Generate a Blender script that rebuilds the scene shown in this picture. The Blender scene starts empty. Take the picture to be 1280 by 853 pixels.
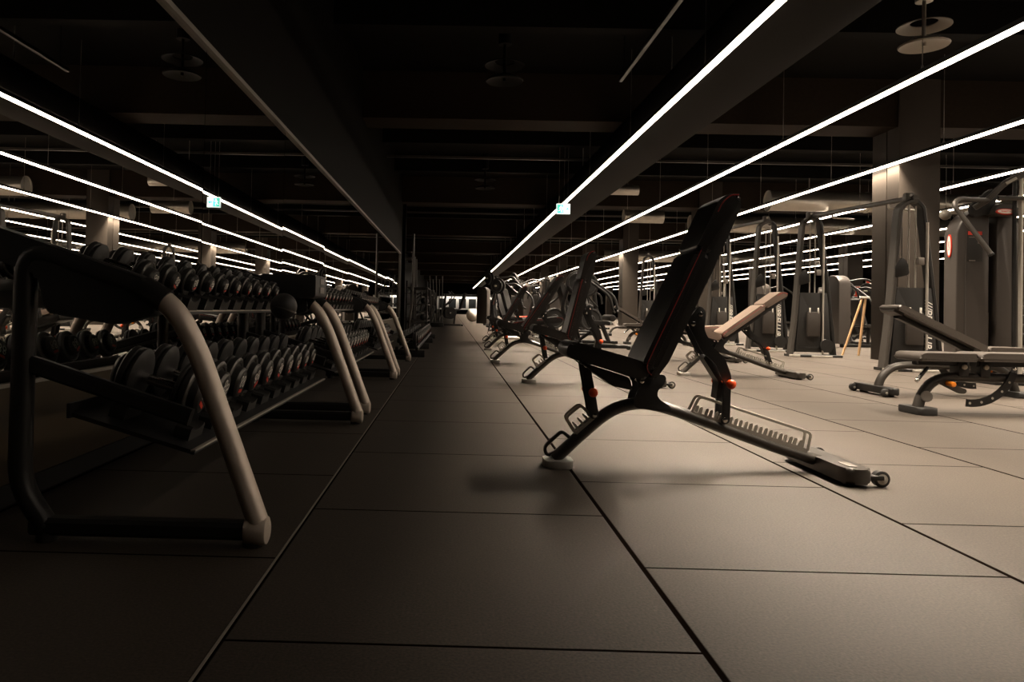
import bpy, bmesh, math, random
from mathutils import Vector, Matrix
random.seed(7)
sc = bpy.context.scene
col = sc.collection
V = Vector
PI = math.pi

# ------------------------------------------------------------------ materials
def mat(name, rgb, rough=.5, metal=0., spec=.5, bump=0., bscale=200., var=0., emit=None, estr=0., coat=0.):
    m = bpy.data.materials.new(name); m.use_nodes = True
    nt = m.node_tree; b = nt.nodes['Principled BSDF']
    b.inputs['Base Color'].default_value = (*rgb, 1)
    b.inputs['Roughness'].default_value = rough
    b.inputs['Metallic'].default_value = metal
    b.inputs['Specular IOR Level'].default_value = spec
    b.inputs['Coat Weight'].default_value = coat
    if emit:
        b.inputs['Emission Color'].default_value = (*emit, 1); b.inputs['Emission Strength'].default_value = estr
    if bump or var:
        tc = nt.nodes.new('ShaderNodeTexCoord'); nz = nt.nodes.new('ShaderNodeTexNoise')
        nz.inputs['Scale'].default_value = bscale; nz.inputs['Detail'].default_value = 3
        nt.links.new(tc.outputs['Object'], nz.inputs['Vector'])
        if bump:
            bp = nt.nodes.new('ShaderNodeBump'); bp.inputs['Strength'].default_value = bump; bp.inputs['Distance'].default_value = .002
            nt.links.new(nz.outputs['Fac'], bp.inputs['Height']); nt.links.new(bp.outputs['Normal'], b.inputs['Normal'])
        if var:
            r = nt.nodes.new('ShaderNodeMapRange')
            r.inputs['To Min'].default_value = 1 - var; r.inputs['To Max'].default_value = 1 + var
            mx = nt.nodes.new('ShaderNodeMix'); mx.data_type = 'RGBA'; mx.blend_type = 'MULTIPLY'; mx.inputs[0].default_value = 1
            nt.links.new(nz.outputs['Fac'], r.inputs['Value'])
            mx.inputs[6].default_value = (*rgb, 1); nt.links.new(r.outputs['Result'], mx.inputs[7])
            nt.links.new(mx.outputs[2], b.inputs['Base Color'])
    return m

M = {}
M['steel'] = mat('powder_coated_steel', (.055, .049, .043), .42, .25, .5, .08, 600)
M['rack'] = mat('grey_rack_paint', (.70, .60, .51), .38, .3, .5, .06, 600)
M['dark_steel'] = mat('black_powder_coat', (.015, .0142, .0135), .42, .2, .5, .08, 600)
M['black_plate'] = mat('matt_black_plate', (.012, .012, .012), .5, 0, .4)
M['leather'] = mat('black_vinyl', (.011, .0098, .009), .36, 0, .5, .25, 350)
M['grey_leather'] = mat('charcoal_vinyl', (.055, .046, .039), .4, 0, .5, .25, 350)
M['beam_steel'] = mat('satin_black_tube', (.05, .044, .038), .34, .3, .6, .05, 600)
M['brown_leather'] = mat('taupe_vinyl', (.2, .148, .118), .45, 0, .45, .25, 350)
M['red'] = mat('red_piping', (.34, .014, .011), .5)
M['orange'] = mat('orange_plastic', (.85, .085, .012), .35)
M['amber'] = mat('amber_plastic', (.85, .25, .02), .35)
M['galv'] = mat('galvanised_plate', (.44, .41, .36), .4, .35, .5, 0, 60, .12)
M['chrome'] = mat('chrome', (.75, .73, .7), .14, 1)
M['rubber'] = mat('black_rubber', (.022, .021, .02), .55, 0, .45, .12, 500)
M['greyrubber'] = mat('grey_rubber', (.34, .32, .29), .55)
M['rim'] = mat('satin_rim', (.1, .095, .088), .32, .7)
M['white'] = mat('white_print', (.84, .81, .75), .5)
M['redprint'] = mat('red_print', (.78, .06, .03), .45)
M['shroud'] = mat('taupe_shroud', (.045, .038, .033), .42, .1, .5, .06, 500)
M['cover'] = mat('charcoal_cover', (.02, .019, .018), .5, 0, .4)
M['wallp'] = mat('dark_wall_paint', (.004, .0034, .0028), .6, 0, .025, .1, 40, .1)
M['ceil'] = mat('black_ceiling_paint', (.006, .0055, .0048), .8, 0, .05, .2, 12, .2)
M['beam'] = mat('dark_concrete', (.022, .016, .0115), .8, 0, .08, .3, 20, .25)
M['colm'] = mat('dark_column_cladding', (.040, .0325, .026), .55, 0, .25, .1, 30, .08)
M['duct'] = mat('galvanised_duct', (.46, .43, .38), .34, .85, .5, .1, 8, .1)
M['blackduct'] = mat('black_duct', (.004, .0036, .0032), .6, 0, .08)
M['trim'] = mat('grey_trim', (.2, .18, .16), .45, .4)
M['edge'] = mat('pale_rubber_edge', (.26, .23, .2), .5)
M['edge2'] = mat('pale_metal_edge', (.5, .46, .4), .4, .3)
M['base'] = mat('brown_panel', (.09, .062, .03), .5)
M['mirror'] = mat('mirror', (.86, .85, .83), .0, 1)
M['frame_white'] = mat('white_paint', (.75, .72, .66), .5)
M['glass_dark'] = mat('dark_glass', (.02, .022, .022), .08)
M['wood'] = mat('pale_wood', (.42, .26, .13), .5, 0, .4, .1, 40, .2)
M['whitemat'] = mat('white_foam', (.7, .66, .6), .6)
M['cable'] = mat('steel_cable', (.3, .28, .25), .4, .8)
M['dial'] = mat('pale_diffuser', (.26, .235, .2), .5)
STRIP_L = 16.0
M['strip'] = mat('led_strip', (1, 1, 1), .5, emit=(1, .835, .66), estr=STRIP_L)
M['exit_white'] = mat('lit_white', (.9, .9, .9), .4, emit=(.8, 1, .95), estr=.85)
M['exit_green'] = mat('lit_green', (.05, .5, .4), .4, emit=(.03, .55, .42), estr=.9)

def floor_mat():
    m = bpy.data.materials.new('rubber_tiles'); m.use_nodes = True
    nt = m.node_tree; N = nt.nodes; L = nt.links; b = N['Principled BSDF']
    tc = N.new('ShaderNodeTexCoord'); sp = N.new('ShaderNodeSeparateXYZ'); L.new(tc.outputs['Object'], sp.inputs[0])
    def mth(op, a, bb=None, c=None):
        n = N.new('ShaderNodeMath'); n.operation = op
        for i, v in enumerate((a, bb, c)):
            if v is None: continue
            if isinstance(v, (int, float)): n.inputs[i].default_value = v
            else: L.new(v, n.inputs[i])
        return n.outputs[0]
    x = mth('ADD', sp.outputs[0], .4638 + 40)
    fx = mth('FRACT', x); ix = mth('FLOOR', x)
    off = mth('MULTIPLY', mth('MODULO', ix, 2), .5)
    y = mth('ADD', mth('ADD', sp.outputs[1], -1.5307 + 40), off)
    fy = mth('FRACT', y); iy = mth('FLOOR', y)
    def edge(f): return mth('MINIMUM', f, mth('SUBTRACT', 1, f))
    ex, ey = edge(fx), edge(fy)
    def band(e, w):
        r = N.new('ShaderNodeMapRange'); r.interpolation_type = 'SMOOTHSTEP'
        L.new(e, r.inputs['Value']); r.inputs['From Min'].default_value = w * .6; r.inputs['From Max'].default_value = w
        r.inputs['To Min'].default_value = 1; r.inputs['To Max'].default_value = 0
        return r.outputs['Result']
    seam = mth('MAXIMUM', band(ex, .0105), band(ey, .0062))
    # granules
    vo = N.new('ShaderNodeTexVoronoi'); vo.inputs['Scale'].default_value = 120; L.new(tc.outputs['Object'], vo.inputs['Vector'])
    nz = N.new('ShaderNodeTexNoise'); nz.inputs['Scale'].default_value = 150; nz.inputs['Detail'].default_value = 3; L.new(tc.outputs['Object'], nz.inputs['Vector'])
    big = N.new('ShaderNodeTexNoise'); big.inputs['Scale'].default_value = 3.; big.inputs['Detail'].default_value = 4; L.new(tc.outputs['Object'], big.inputs['Vector'])
    wn = N.new('ShaderNodeTexWhiteNoise'); wn.noise_dimensions = '2D'
    cb = N.new('ShaderNodeCombineXYZ'); L.new(ix, cb.inputs[0]); L.new(iy, cb.inputs[1]); L.new(cb.outputs[0], wn.inputs['Vector'])
    tone = mth('ADD', mth('ADD', mth('MULTIPLY', wn.outputs['Value'], .16), mth('MULTIPLY', big.outputs['Fac'], .35)), mth('ADD', mth('MULTIPLY', nz.outputs['Fac'], 2.2), -.4))
    fl = mth('GREATER_THAN', vo.outputs['Color'], .93)
    tone = mth('ADD', tone, mth('MULTIPLY', fl, .35))
    mx = N.new('ShaderNodeMix'); mx.data_type = 'RGBA'; mx.blend_type = 'MULTIPLY'; mx.inputs[0].default_value = 1
    mx.inputs[6].default_value = (.0425, .0325, .0238, 1); L.new(tone, mx.inputs[7])
    m2 = N.new('ShaderNodeMix'); m2.data_type = 'RGBA'; L.new(seam, m2.inputs[0]); L.new(mx.outputs[2], m2.inputs[6]); m2.inputs[7].default_value = (.006, .004, .003, 1)
    L.new(m2.outputs[2], b.inputs['Base Color'])
    b.inputs['Roughness'].default_value = .62; L.new(mth('MULTIPLY', mth('SUBTRACT', 1, seam), .42), b.inputs['Specular IOR Level'])
    hgt = mth('SUBTRACT', mth('MULTIPLY', nz.outputs['Fac'], .25), mth('MULTIPLY', seam, .5))
    bp = N.new('ShaderNodeBump'); bp.inputs['Strength'].default_value = .5; bp.inputs['Distance'].default_value = .004
    L.new(hgt, bp.inputs['Height']); L.new(bp.outputs['Normal'], b.inputs['Normal'])
    return m
M['floor'] = floor_mat()

# ------------------------------------------------------------------ mesh builder
def bend(pts, r=.05, n=6):
    """round the inner corners of a polyline"""
    pts = [V(p) for p in pts]; out = [pts[0]]
    for i in range(1, len(pts) - 1):
        a, b, c = pts[i - 1], pts[i], pts[i + 1]
        u, w = (a - b), (c - b)
        k = min(r, u.length * .48, w.length * .48)
        p, q = b + u.normalized() * k, b + w.normalized() * k
        for j in range(n + 1):
            t = j / n
            out.append((1 - t) ** 2 * p + 2 * t * (1 - t) * b + t * t * q)
    out.append(pts[-1]); return out

def spline(pts, n=6):
    pts = [V(p) for p in pts]; P = [2 * pts[0] - pts[1]] + pts + [2 * pts[-1] - pts[-2]]; out = []
    for i in range(1, len(P) - 2):
        a, b, c, d = P[i - 1:i + 3]
        for j in range(n):
            t = j / n
            out.append(.5 * ((2 * b) + (c - a) * t + (2 * a - 5 * b + 4 * c - d) * t * t + (3 * b - a - 3 * c + d) * t ** 3))
    out.append(pts[-1]); return out

class MB:
    def __init__(s): s.bm = bmesh.new(); s.mi = 0
    def _f(s, vs):
        try:
            f = s.bm.faces.new(vs); f.material_index = s.mi; return f
        except ValueError: return None
    def box(s, c, d, rot=None, bev=0., seg=2):
        t = bmesh.new(); bmesh.ops.create_cube(t, size=1)
        for v in t.verts: v.co = V((v.co.x * d[0], v.co.y * d[1], v.co.z * d[2]))
        if bev: bmesh.ops.bevel(t, geom=t.edges[:], offset=min(bev, min(d) * .49), segments=seg, affect='EDGES', profile=.5)
        R = rot if rot is not None else Matrix.Identity(3)
        s.merge(t, R, V(c)); return s
    def merge(s, t, R=None, o=V((0, 0, 0))):
        mp = {}
        for v in t.verts: mp[v] = s.bm.verts.new((R @ v.co if R else v.co) + o)
        for f in t.faces: s._f([mp[v] for v in f.verts])
        t.free()
    def tube(s, pts, r, seg=10, ref=None, asp=1., caps=True, r2=None):
        """asp: half-width across ref / r.  r: radius along the other direction"""
        pts = [V(p) for p in pts]; n = len(pts); rings = []; side = None
        for i, p in enumerate(pts):
            t = (pts[min(i + 1, n - 1)] - pts[max(i - 1, 0)]).normalized()
            if side is None:
                q = V(ref) if ref else (V((0, 0, 1)) if abs(t.z) < .9 else V((1, 0, 0)))
                side = q
            elif ref: side = V(ref)
            side = (side - t * side.dot(t)).normalized(); oth = t.cross(side)
            rr = r if r2 is None else r + (r2 - r) * i / (n - 1)
            rings.append([s.bm.verts.new(p + side * math.cos(2 * PI * k / seg) * rr * asp + oth * math.sin(2 * PI * k / seg) * rr) for k in range(seg)])
        for a, b in zip(rings, rings[1:]):
            for k in range(seg): s._f([a[k], a[(k + 1) % seg], b[(k + 1) % seg], b[k]])
        if caps: s._f(rings[0][::-1]); s._f(rings[-1])
        return s
    def bar(s, pts, w, h, ref):
        """rectangular tube: w across ref, h across the other"""
        pts = [V(p) for p in pts]; n = len(pts); rings = []
        for i, p in enumerate(pts):
            t = (pts[min(i + 1, n - 1)] - pts[max(i - 1, 0)]).normalized()
            side = V(ref); side = (side - t * side.dot(t)).normalized(); oth = t.cross(side)
            c = .22 * min(w, h); L = []
            for (a, b) in ((w/2-c, h/2), (-w/2+c, h/2), (-w/2, h/2-c), (-w/2, -h/2+c), (-w/2+c, -h/2), (w/2-c, -h/2), (w/2, -h/2+c), (w/2, h/2-c)):
                L.append(s.bm.verts.new(p + side * a + oth * b))
            rings.append(L)
        for a, b in zip(rings, rings[1:]):
            for k in range(8): s._f([a[k], a[(k + 1) % 8], b[(k + 1) % 8], b[k]])
        s._f(rings[0][::-1]); s._f(rings[-1]); return s
    def cyl(s, a, b, r, seg=16, r2=None, bev=0.):
        a, b = V(a), V(b)
        if bev:
            t = (b - a).normalized(); L = (b - a).length; bev = min(bev, L * .45, r * .6)
            prof = [(0, r - bev), (bev * .3, r - bev * .3), (bev, r), (L - bev, r), (L - bev * .3, r - bev * .3), (L, r - bev)]
            return s.lathe(prof, a, t, seg)
        return s.lathe([(0, r), ((b - a).length, r if r2 is None else r2)], a, (b - a).normalized(), seg)
    def lathe(s, prof, o, axis, seg=20, closed=False):
        """prof: (distance along axis, radius)"""
        o, ax = V(o), V(axis).normalized()
        q = V((0, 0, 1)) if abs(ax.z) < .9 else V((1, 0, 0))
        e1 = (q - ax * q.dot(ax)).normalized(); e2 = ax.cross(e1); rings = []
        for (d, r) in prof:
            if r < 1e-5: rings.append([s.bm.verts.new(o + ax * d)])
            else: rings.append([s.bm.verts.new(o + ax * d + (e1 * math.cos(2 * PI * k / seg) + e2 * math.sin(2 * PI * k / seg)) * r) for k in range(seg)])
        pr = list(zip(rings, rings[1:]))
        if closed: pr.append((rings[-1], rings[0]))
        for a, b in pr:
            for k in range(seg):
                k2 = (k + 1) % seg
                if len(a) == 1 and len(b) > 1: s._f([a[0], b[k2], b[k]])
                elif len(b) == 1 and len(a) > 1: s._f([a[k], a[k2], b[0]])
                elif len(a) > 1: s._f([a[k], a[k2], b[k2], b[k]])
        if not closed:
            if len(rings[0]) > 1: s._f(rings[0][::-1])
            if len(rings[-1]) > 1: s._f(rings[-1])
        return s
    def ball(s, c, r, seg=14, sq=1.):
        n = max(6, seg // 2)
        return s.lathe([(-r * math.cos(PI * i / n) * sq, max(0, r * math.sin(PI * i / n))) for i in range(n + 1)], c, (0, 0, 1), seg)
    def prism(s, poly, e1, e2, o, depth, bev=0., seg=2):
        """poly in (e1,e2) from o, extruded symmetrically by depth along e1 x e2"""
        e1, e2, o = V(e1), V(e2), V(o); nrm = e1.cross(e2).normalized(); t = bmesh.new()
        A = [t.verts.new(o + e1 * x + e2 * y - nrm * depth / 2) for x, y in poly]
        B = [t.verts.new(o + e1 * x + e2 * y + nrm * depth / 2) for x, y in poly]
        n = len(poly)
        cap = [t.faces.new(A[::-1]), t.faces.new(B)]
        for k in range(n): t.faces.new([A[k], A[(k + 1) % n], B[(k + 1) % n], B[k]])
        if bev:
            ed = set(cap[0].edges) | set(cap[1].edges)
            bmesh.ops.bevel(t, geom=list(ed), offset=bev, segments=seg, affect='EDGES', profile=.5)
        s.merge(t); return s
    def build(s, name, m, parent=None, ang=38):
        bm = s.bm
        bmesh.ops.recalc_face_normals(bm, faces=bm.faces[:])
        for f in bm.faces: f.smooth = True
        for e in bm.edges:
            if len(e.link_faces) == 2 and e.calc_face_angle(0) > math.radians(ang): e.smooth = False
        me = bpy.data.meshes.new(name); bm.to_mesh(me); bm.free()
        for mm in (m if isinstance(m, (list, tuple)) else [m]): me.materials.append(mm)
        o = bpy.data.objects.new(name, me); col.objects.link(o)
        if parent: o.parent = parent
        return o

def build_each(mb, name, m, parent=None):
    """one object for every separate piece collected in mb"""
    bm = mb.bm; left = set(bm.verts); out = []
    bm.verts.index_update()
    while left:
        seed = next(iter(left)); comp = {seed}; st = [seed]
        while st:
            v = st.pop()
            for e in v.link_edges:
                w = e.other_vert(v)
                if w not in comp: comp.add(w); st.append(w)
        left -= comp
        q = MB(); mp = {v: q.bm.verts.new(v.co) for v in comp}; fs = set()
        for v in comp: fs.update(v.link_faces)
        for f in fs: q._f([mp[v] for v in f.verts])
        out.append(q.build(name, m, parent))
    bm.free(); return out

def outline(pts, r=.02, n=4):
    """closed 2d polygon with rounded corners"""
    out = []; k = len(pts)
    for i in range(k):
        a, b, c = V(pts[i - 1]), V(pts[i]), V(pts[(i + 1) % k])
        u, w = a - b, c - b; q = min(r, u.length * .45, w.length * .45)
        p, e = b + u.normalized() * q, b + w.normalized() * q
        for j in range(n + 1):
            t = j / n; z = (1 - t) ** 2 * p + 2 * t * (1 - t) * b + t * t * e; out.append((z.x, z.y))
    return out

def text_obj(txt, size, name, m, parent, loc, right, up, extr=.001, shear=0., sx=1.):
    cu = bpy.data.curves.new('t', 'FONT'); cu.body = txt; cu.size = size; cu.extrude = extr
    cu.align_x = 'CENTER'; cu.align_y = 'CENTER'; cu.resolution_u = 2; cu.shear = shear; cu.offset = size * .012
    ob = bpy.data.objects.new('t', cu); col.objects.link(ob); bpy.context.view_layer.update()
    me = bpy.data.meshes.new_from_object(ob.evaluated_get(bpy.context.evaluated_depsgraph_get()))
    bpy.data.objects.remove(ob); bpy.data.curves.remove(cu)
    me.name = name; me.materials.clear(); me.materials.append(m)
    r, u = V(right).normalized(), V(up).normalized(); n = r.cross(u)
    for v in me.vertices: v.co = V(loc) + r * v.co.x * sx + u * v.co.y + n * v.co.z
    o = bpy.data.objects.new(name, me); col.objects.link(o); o.parent = parent
    return o

def tag(o, label, cat, group=None):
    o['label'] = label; o['category'] = cat
    if group: o['group'] = group
    return o
def thing(name, label, cat, loc=(0, 0, 0), rz=0., group=None):
    o = bpy.data.objects.new(name, None); col.objects.link(o); o.location = loc; o.rotation_euler = (0, 0, rz)
    o.empty_display_size = .1
    return tag(o, label, cat, group)
def struct(o): o['kind'] = 'structure'; return o
KIDS = {}
def copy_tree(src, parent=None):
    c = src.copy(); col.objects.link(c)
    if parent: c.parent = parent
    for ch in list(src.children): copy_tree(ch, c)
    return c
ORD = ['first', 'second', 'third', 'fourth', 'fifth', 'sixth', 'seventh', 'eighth', 'ninth', 'tenth', 'eleventh', 'twelfth', 'thirteenth', 'fourteenth']

# ------------------------------------------------------------------ room
YF, YB = 92., -7.
XR = 27.
WX = -1.50
struct(MB().box(((XR - 4) / 2, (YF + YB) / 2, -.05), (XR + 4 + .6, YF - YB + .4, .1)).build('floor', M['floor']))
struct(MB().box(((XR - 4) / 2, (YF + YB) / 2, 4.55), (XR + 4 + .6, YF - YB + .4, .1)).build('ceiling', M['ceil']))
# left wall: the mirrored stretch, then a return and a set-back stretch
w = MB()
w.box((WX - .1, (YB + 21.6) / 2, 2.25), (.2, 21.6 - YB, 4.5))
w.box((-2.3, 21.7, 2.25), (1.8, .2, 4.5))
w.box((-3.1, (21.6 + YF) / 2, 2.25), (.2, YF - 21.6, 4.5))
struct(w.build('wall_left', M['wallp']))
struct(MB().box((XR + .1, (YB + YF) / 2, 2.25), (.2, YF - YB, 4.5)).build('wall_right', M['wallp']))
struct(MB().box(((XR - 4) / 2, YB - .1, 2.25), (XR + 4, .2, 4.5)).build('wall_front', M['wallp']))
struct(MB().box(((XR - 4) / 2, YF + .1, 2.25), (XR + 4, .2, 4.5)).build('wall_back', M['wallp']))
struct(MB().box((WX + .008, (YB + 20.6) / 2, .035), (.016, 20.6 - YB, .07)).build('baseboard_left', M['black_plate']))
struct(MB().box((WX + .005, (YB + 20.6) / 2, .236), (.01, 20.6 - YB, .33)).build('trim_5', M['base']))
t = MB(); t.box((WX + .02, (YB + 20.6) / 2, 2.215), (.04, 20.6 - YB, .022)); t.box((WX + .008, (YB + 20.6) / 2, 2.245), (.016, 20.6 - YB, .03))
struct(t.build('trim_1', M['trim']))
struct(MB().box((WX + .012, (YB + 20.6) / 2, .408), (.024, 20.6 - YB, .014)).build('trim_2', M['edge2']))
struct(MB().box((WX + .02, 20.58, 1.3), (.04, .03, 1.8)).build('trim_3', M['trim']))
struct(MB().box((-.4665, (YB + YF) / 2, .001), (.006, YF - YB, .002)).build('trim_4', M['edge']))
# mirror panels
edges = [YB + .1] + [4.31 - 2.05 * k for k in range(5, -1, -1)] + [6.37, 8.43, 10.44, 12.5, 14.55, 16.6, 18.6, 20.55]
for i, (a, b) in enumerate(zip(edges, edges[1:])):
    g = .003
    m = MB(); m.box((0, 0, 0), (.006, b - a - 2 * g, 1.785))
    o = m.build('mirror_panel', M['mirror'])
    o.location = (WX + .012, (a + b) / 2, .4175 + .895)
    o.rotation_euler = (math.radians(0), math.radians([0, .03, -.04, .05][i % 4]), math.radians([.0, .10, -.06, .12, .02][i % 5] if b > 4.4 else 0))
    n = len(edges) - 1
    if i < n - 1 and b > 0:
        vis = i - 5
        lab = 'tall frameless mirror panel behind the dumbbell racks, %s panel counted from the camera end' % (ORD[max(0, vis)])
    else: lab = 'tall mirror panel at the far end of the mirrored wall' if i == n - 1 else 'mirror panel on the left wall beside and behind the camera'
    tag(o, lab, 'mirror', 'mirror panels on the left wall')

# far wall glazing
for i in range(7):
    x = -1.2 + i * 1.25
    f = MB()
    for dx in (-.56, .56): f.box((x + dx, YF - .05, 1.32), (.2, .1, 1.3))
    f.box((x, YF - .05, 2.06), (1.25, .1, .26)); f.box((x, YF - .05, .66), (1.25, .1, .16))
    o = struct(f.build('window_%d' % (i + 1), M['frame_white']))
    MB().box((x, YF - .02, 1.3), (.9, .02, 1.2)).build('pane', M['glass_dark'], o)

# columns
LX = [2.52, 4.71, 7.0, 9.25, 11.2, 13.4, 15.6, 17.8, 20.0]
def column(x, y, wx, wy, name):
    m = MB(); m.box((x + wx / 2, y + wy / 2, 2.25), (wx, wy, 4.5))
    # shallow vertical cladding joint on the aisle side
    o = struct(m.build(name, M['colm']))
    f = MB(); f.box((x - .012, y + wy * .2, 2.25), (.024, wy * .4, 4.5)); f.box((x - .006, y + wy * .72, 2.25), (.012, wy * .5, 4.5))
    f.build('cladding', M['colm'], o)
    return o
cy = [11.7 + 9.4 * k for k in range(-1, 9)]
for k, y in enumerate(cy):
    column(7.06, y, .62, .78, 'column')
    column(16.3, y, .6, .78, 'column')
# ceiling beams
for k, y in enumerate(cy):
    struct(MB().box(((XR - 3) / 2, y + .39, 4.12), (XR + 3, .7, .76)).build('beam', M['beam']))
    for q in (3.1, 6.2):
        struct(MB().box(((XR - 3) / 2, y + .39 + q, 4.3), (XR + 3, .22, .4)).build('joist', M['ceil']))
    # ledge strip across the hall, seen as a row of small glints
    struct(MB().box(((XR - 3) / 2, y + 4.4, 4.02), (XR + 3, .06, .05)).build('conduit', M['steel']))

# long black duct beside the first row of lights
t = thing('ceiling_duct', 'long black rectangular duct running beside the first light line', 'duct', (3.08, 40, 3.52))
MB().box((0, 0, 0), (.84, 94, .42), bev=.02).build('duct_body', M['blackduct'], t)
m = MB()
for k in range(8):
    for sx in (-.36, .36): m.cyl((sx, -37 + k * 6.3, .2), (sx, -37 + k * 6.3, .98), .008, 6)
build_each(m, 'hanger_rod', M['cable'], t)
t = thing('ceiling_cable_tray', 'short thin dark cable tray left of the first light line near the top edge', 'cable tray', (2.12, 6.3, 3.7))
MB().box((0, 0, 0), (.05, 6.4, .05), bev=.008).build('tray', M['steel'], t)
m = MB()
for k in range(4): m.cyl((0, -3 + k * 2., .02), (0, -3 + k * 2., .8), .006, 6)
build_each(m, 'hanger_rod', M['blackduct'], t)

# round silver ducts across the hall
def round_duct(x0, x1, y, z, r, label):
    t = thing('ceiling_round_duct', label, 'duct', (x0, y, z))
    m = MB(); m.cyl((0, 0, 0), (x1 - x0, 0, 0), r, 28); m.build('duct_tube', M['duct'], t)
    q = MB(); x = .0
    while x < x1 - x0:
        q.lathe([(x - .02, r), (x - .02, r + .018), (x + .02, r + .018), (x + .02, r)], (0, 0, 0), (1, 0, 0), 28, closed=True); x += 2.4
    build_each(q, 'flange', M['duct'], t)
    s = MB()
    for x in [1 + 3 * k for k in range(int((x1 - x0) / 3))]:
        s.cyl((x, 0, r), (x, 0, 4.5 - z), .012, 6)
    build_each(s, 'hanger_rod', M['cable'], t)
round_duct(7.75, 25, 18.2, 3.52, .24, 'nearest thick silver round duct crossing above the cable machines')
round_duct(7.9, 25, 24.6, 3.70, .27, 'second silver round duct crossing behind the nearest one')
round_duct(8.2, 25, 40.0, 3.75, .3, 'far silver round duct crossing the hall behind the others')
round_duct(3.56, 4.4, 17.6, 3.62, .12, 'short silver duct end hanging between the first two light lines')
round_duct(5.3, 6.5, 22.9, 3.68, .2, 'short silver duct end hanging in front of the second column')

# ------------------------------------------------------------------ strip lights
def strip_light(i, x):
    t = thing('linear_light', ['long suspended white light line nearest the mirror wall', 'second suspended light line from the mirror wall', 'third suspended light line touching the row of near columns', 'fourth suspended light line just beyond the near columns',
        'fifth suspended light line from the mirror wall', 'sixth suspended light line from the mirror wall', 'seventh suspended light line beside the far columns', 'eighth suspended light line from the mirror wall', 'outermost suspended light line deep in the hall'][i], 'light', (x, 0, 3.17), 0, 'suspended light lines')
    y0, y1 = -1.0, 88.
    m = MB(); m.box((0, (y0 + y1) / 2, .025), (.062, y1 - y0, .05)); m.build('housing', M['dark_steel'], t)
    m = MB(); m.box((0, (y0 + y1) / 2, -.012), (.058, y1 - y0, .024)); m.build('light_diffuser', M['strip'], t)
    y = 1.2
    while y < 50:
        c = MB(); c.cyl((0, y, .05), (0, y, 1.33), .005, 6); c.lathe([(0, .016), (.03, .012), (.05, .005)], (0, y, .05), (0, 0, 1), 8)
        c.build('suspension_cable', M['cable'], t); y += 3.13
    return t
for i, x in enumerate(LX):
    t = strip_light(i, x)
    if i < 6:
        def lamp(yc, n, spread, e, d):
            l = bpy.data.lights.new('strip_lamp', 'AREA'); l.shape = 'RECTANGLE'; l.size = .05; l.size_y = n; l.spread = math.radians(spread)
            l.energy = e * n; l.color = (1, .835, .655)
            o = bpy.data.objects.new('strip_lamp', l); col.objects.link(o); o.parent = t; o.location = (0, yc, -.03)
            z = -V(d).normalized(); yy = (V((0, 1, 0)) - z * z.y).normalized(); xx = yy.cross(z)
            o.rotation_euler = Matrix((xx, yy, z)).transposed().to_euler()
        # plain optics: beam angle 83 degrees; first line has added narrow beams that brighten the floor by the benches
        y = 1.75
        while y < 88:
            n = min(7.0 if y < 30 else 20., 88 - y)
            lamp(y + n / 2, n, 83 if i else 72, 53. if i else 27., (0, 0, -1))
            if i == 0 and y > 15:
                lamp(y + n / 2, n, 28, 16., (-math.tan(math.radians(27)), 0, -1)); lamp(y + n / 2, n, 34, 12., (-math.tan(math.radians(12)), 0, -1))
            y += n
        if i == 0:
            for k in range(13):
                for ty in (-.62, -.12):
                    lamp(3.35 + .95 * (k + .5), .94, 26, 8.8, (-math.tan(math.radians(27)), ty, -1)); lamp(3.35 + .95 * (k + .5), .94, 34, 7., (-math.tan(math.radians(12)), ty, -1))
# added fill light with made-up housing, brightens the far window frames
t = thing('added_fill_light', 'long added fill light over the far glazed wall', 'light', (2.2, 91.5, 2.42))
MB().box((0, .17, .06), (7., .6, .1), bev=.02).build('housing', M['dark_steel'], t)
l = bpy.data.lights.new('added_fill_lamp', 'AREA'); l.shape = 'RECTANGLE'; l.size = 6.8; l.size_y = .12; l.energy = 110; l.color = (1, .9, .78); l.spread = math.radians(150)
o = bpy.data.objects.new('added_fill_lamp', l); col.objects.link(o); o.parent = t; o.location = (0, -.05, -.01); o.rotation_euler = (math.radians(25), 0, 0)

# exit sign hanging on the first light line
t = thing('exit_sign', 'small lit green and white emergency exit sign hanging at first light line', 'sign', (2.49, 16.75, 3.02))
MB().box((0, 0, .0), (.31, .05, .235), bev=.006).build('sign_box', M['exit_white'], t)
p = MB()
p.box((-.06, -.0265, 0), (.15, .003, .2))
p.build('green_panel', M['exit_green'], t)
p = MB()   # running figure and arrow
p.ball((-.055, -.028, .062), .016, 10); p.tube([(-.058, -.029, .045), (-.07, -.029, -.01)], .013, 8)
p.tube([(-.07, -.029, -.01), (-.045, -.029, -.035), (-.055, -.029, -.08)], .008, 6); p.tube([(-.07, -.029, -.01), (-.09, -.029, -.045), (-.12, -.029, -.05)], .008, 6)
p.tube([(-.06, -.029, .035), (-.03, -.029, .015), (-.015, -.029, .03)], .006, 6); p.tube([(-.06, -.029, .035), (-.09, -.029, .025), (-.1, -.029, .0)], .006, 6)
p.build('running_figure', M['exit_white'], t)
p = MB(); p.prism([(.03, .015), (.08, .015), (.08, .045), (.125, 0), (.08, -.045), (.08, -.015), (.03, -.015)], (1, 0, 0), (0, 0, 1), (0, -.028, 0), .004)
p.build('arrow', M['exit_green'], t)
p = MB(); p.cyl((-.1, 0, .117), (-.1, 0, 1.48), .006, 6); p.cyl((.1, 0, .117), (.1, 0, 1.48), .006, 6); build_each(p, 'hanger_rod', M['cable'], t)

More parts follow.
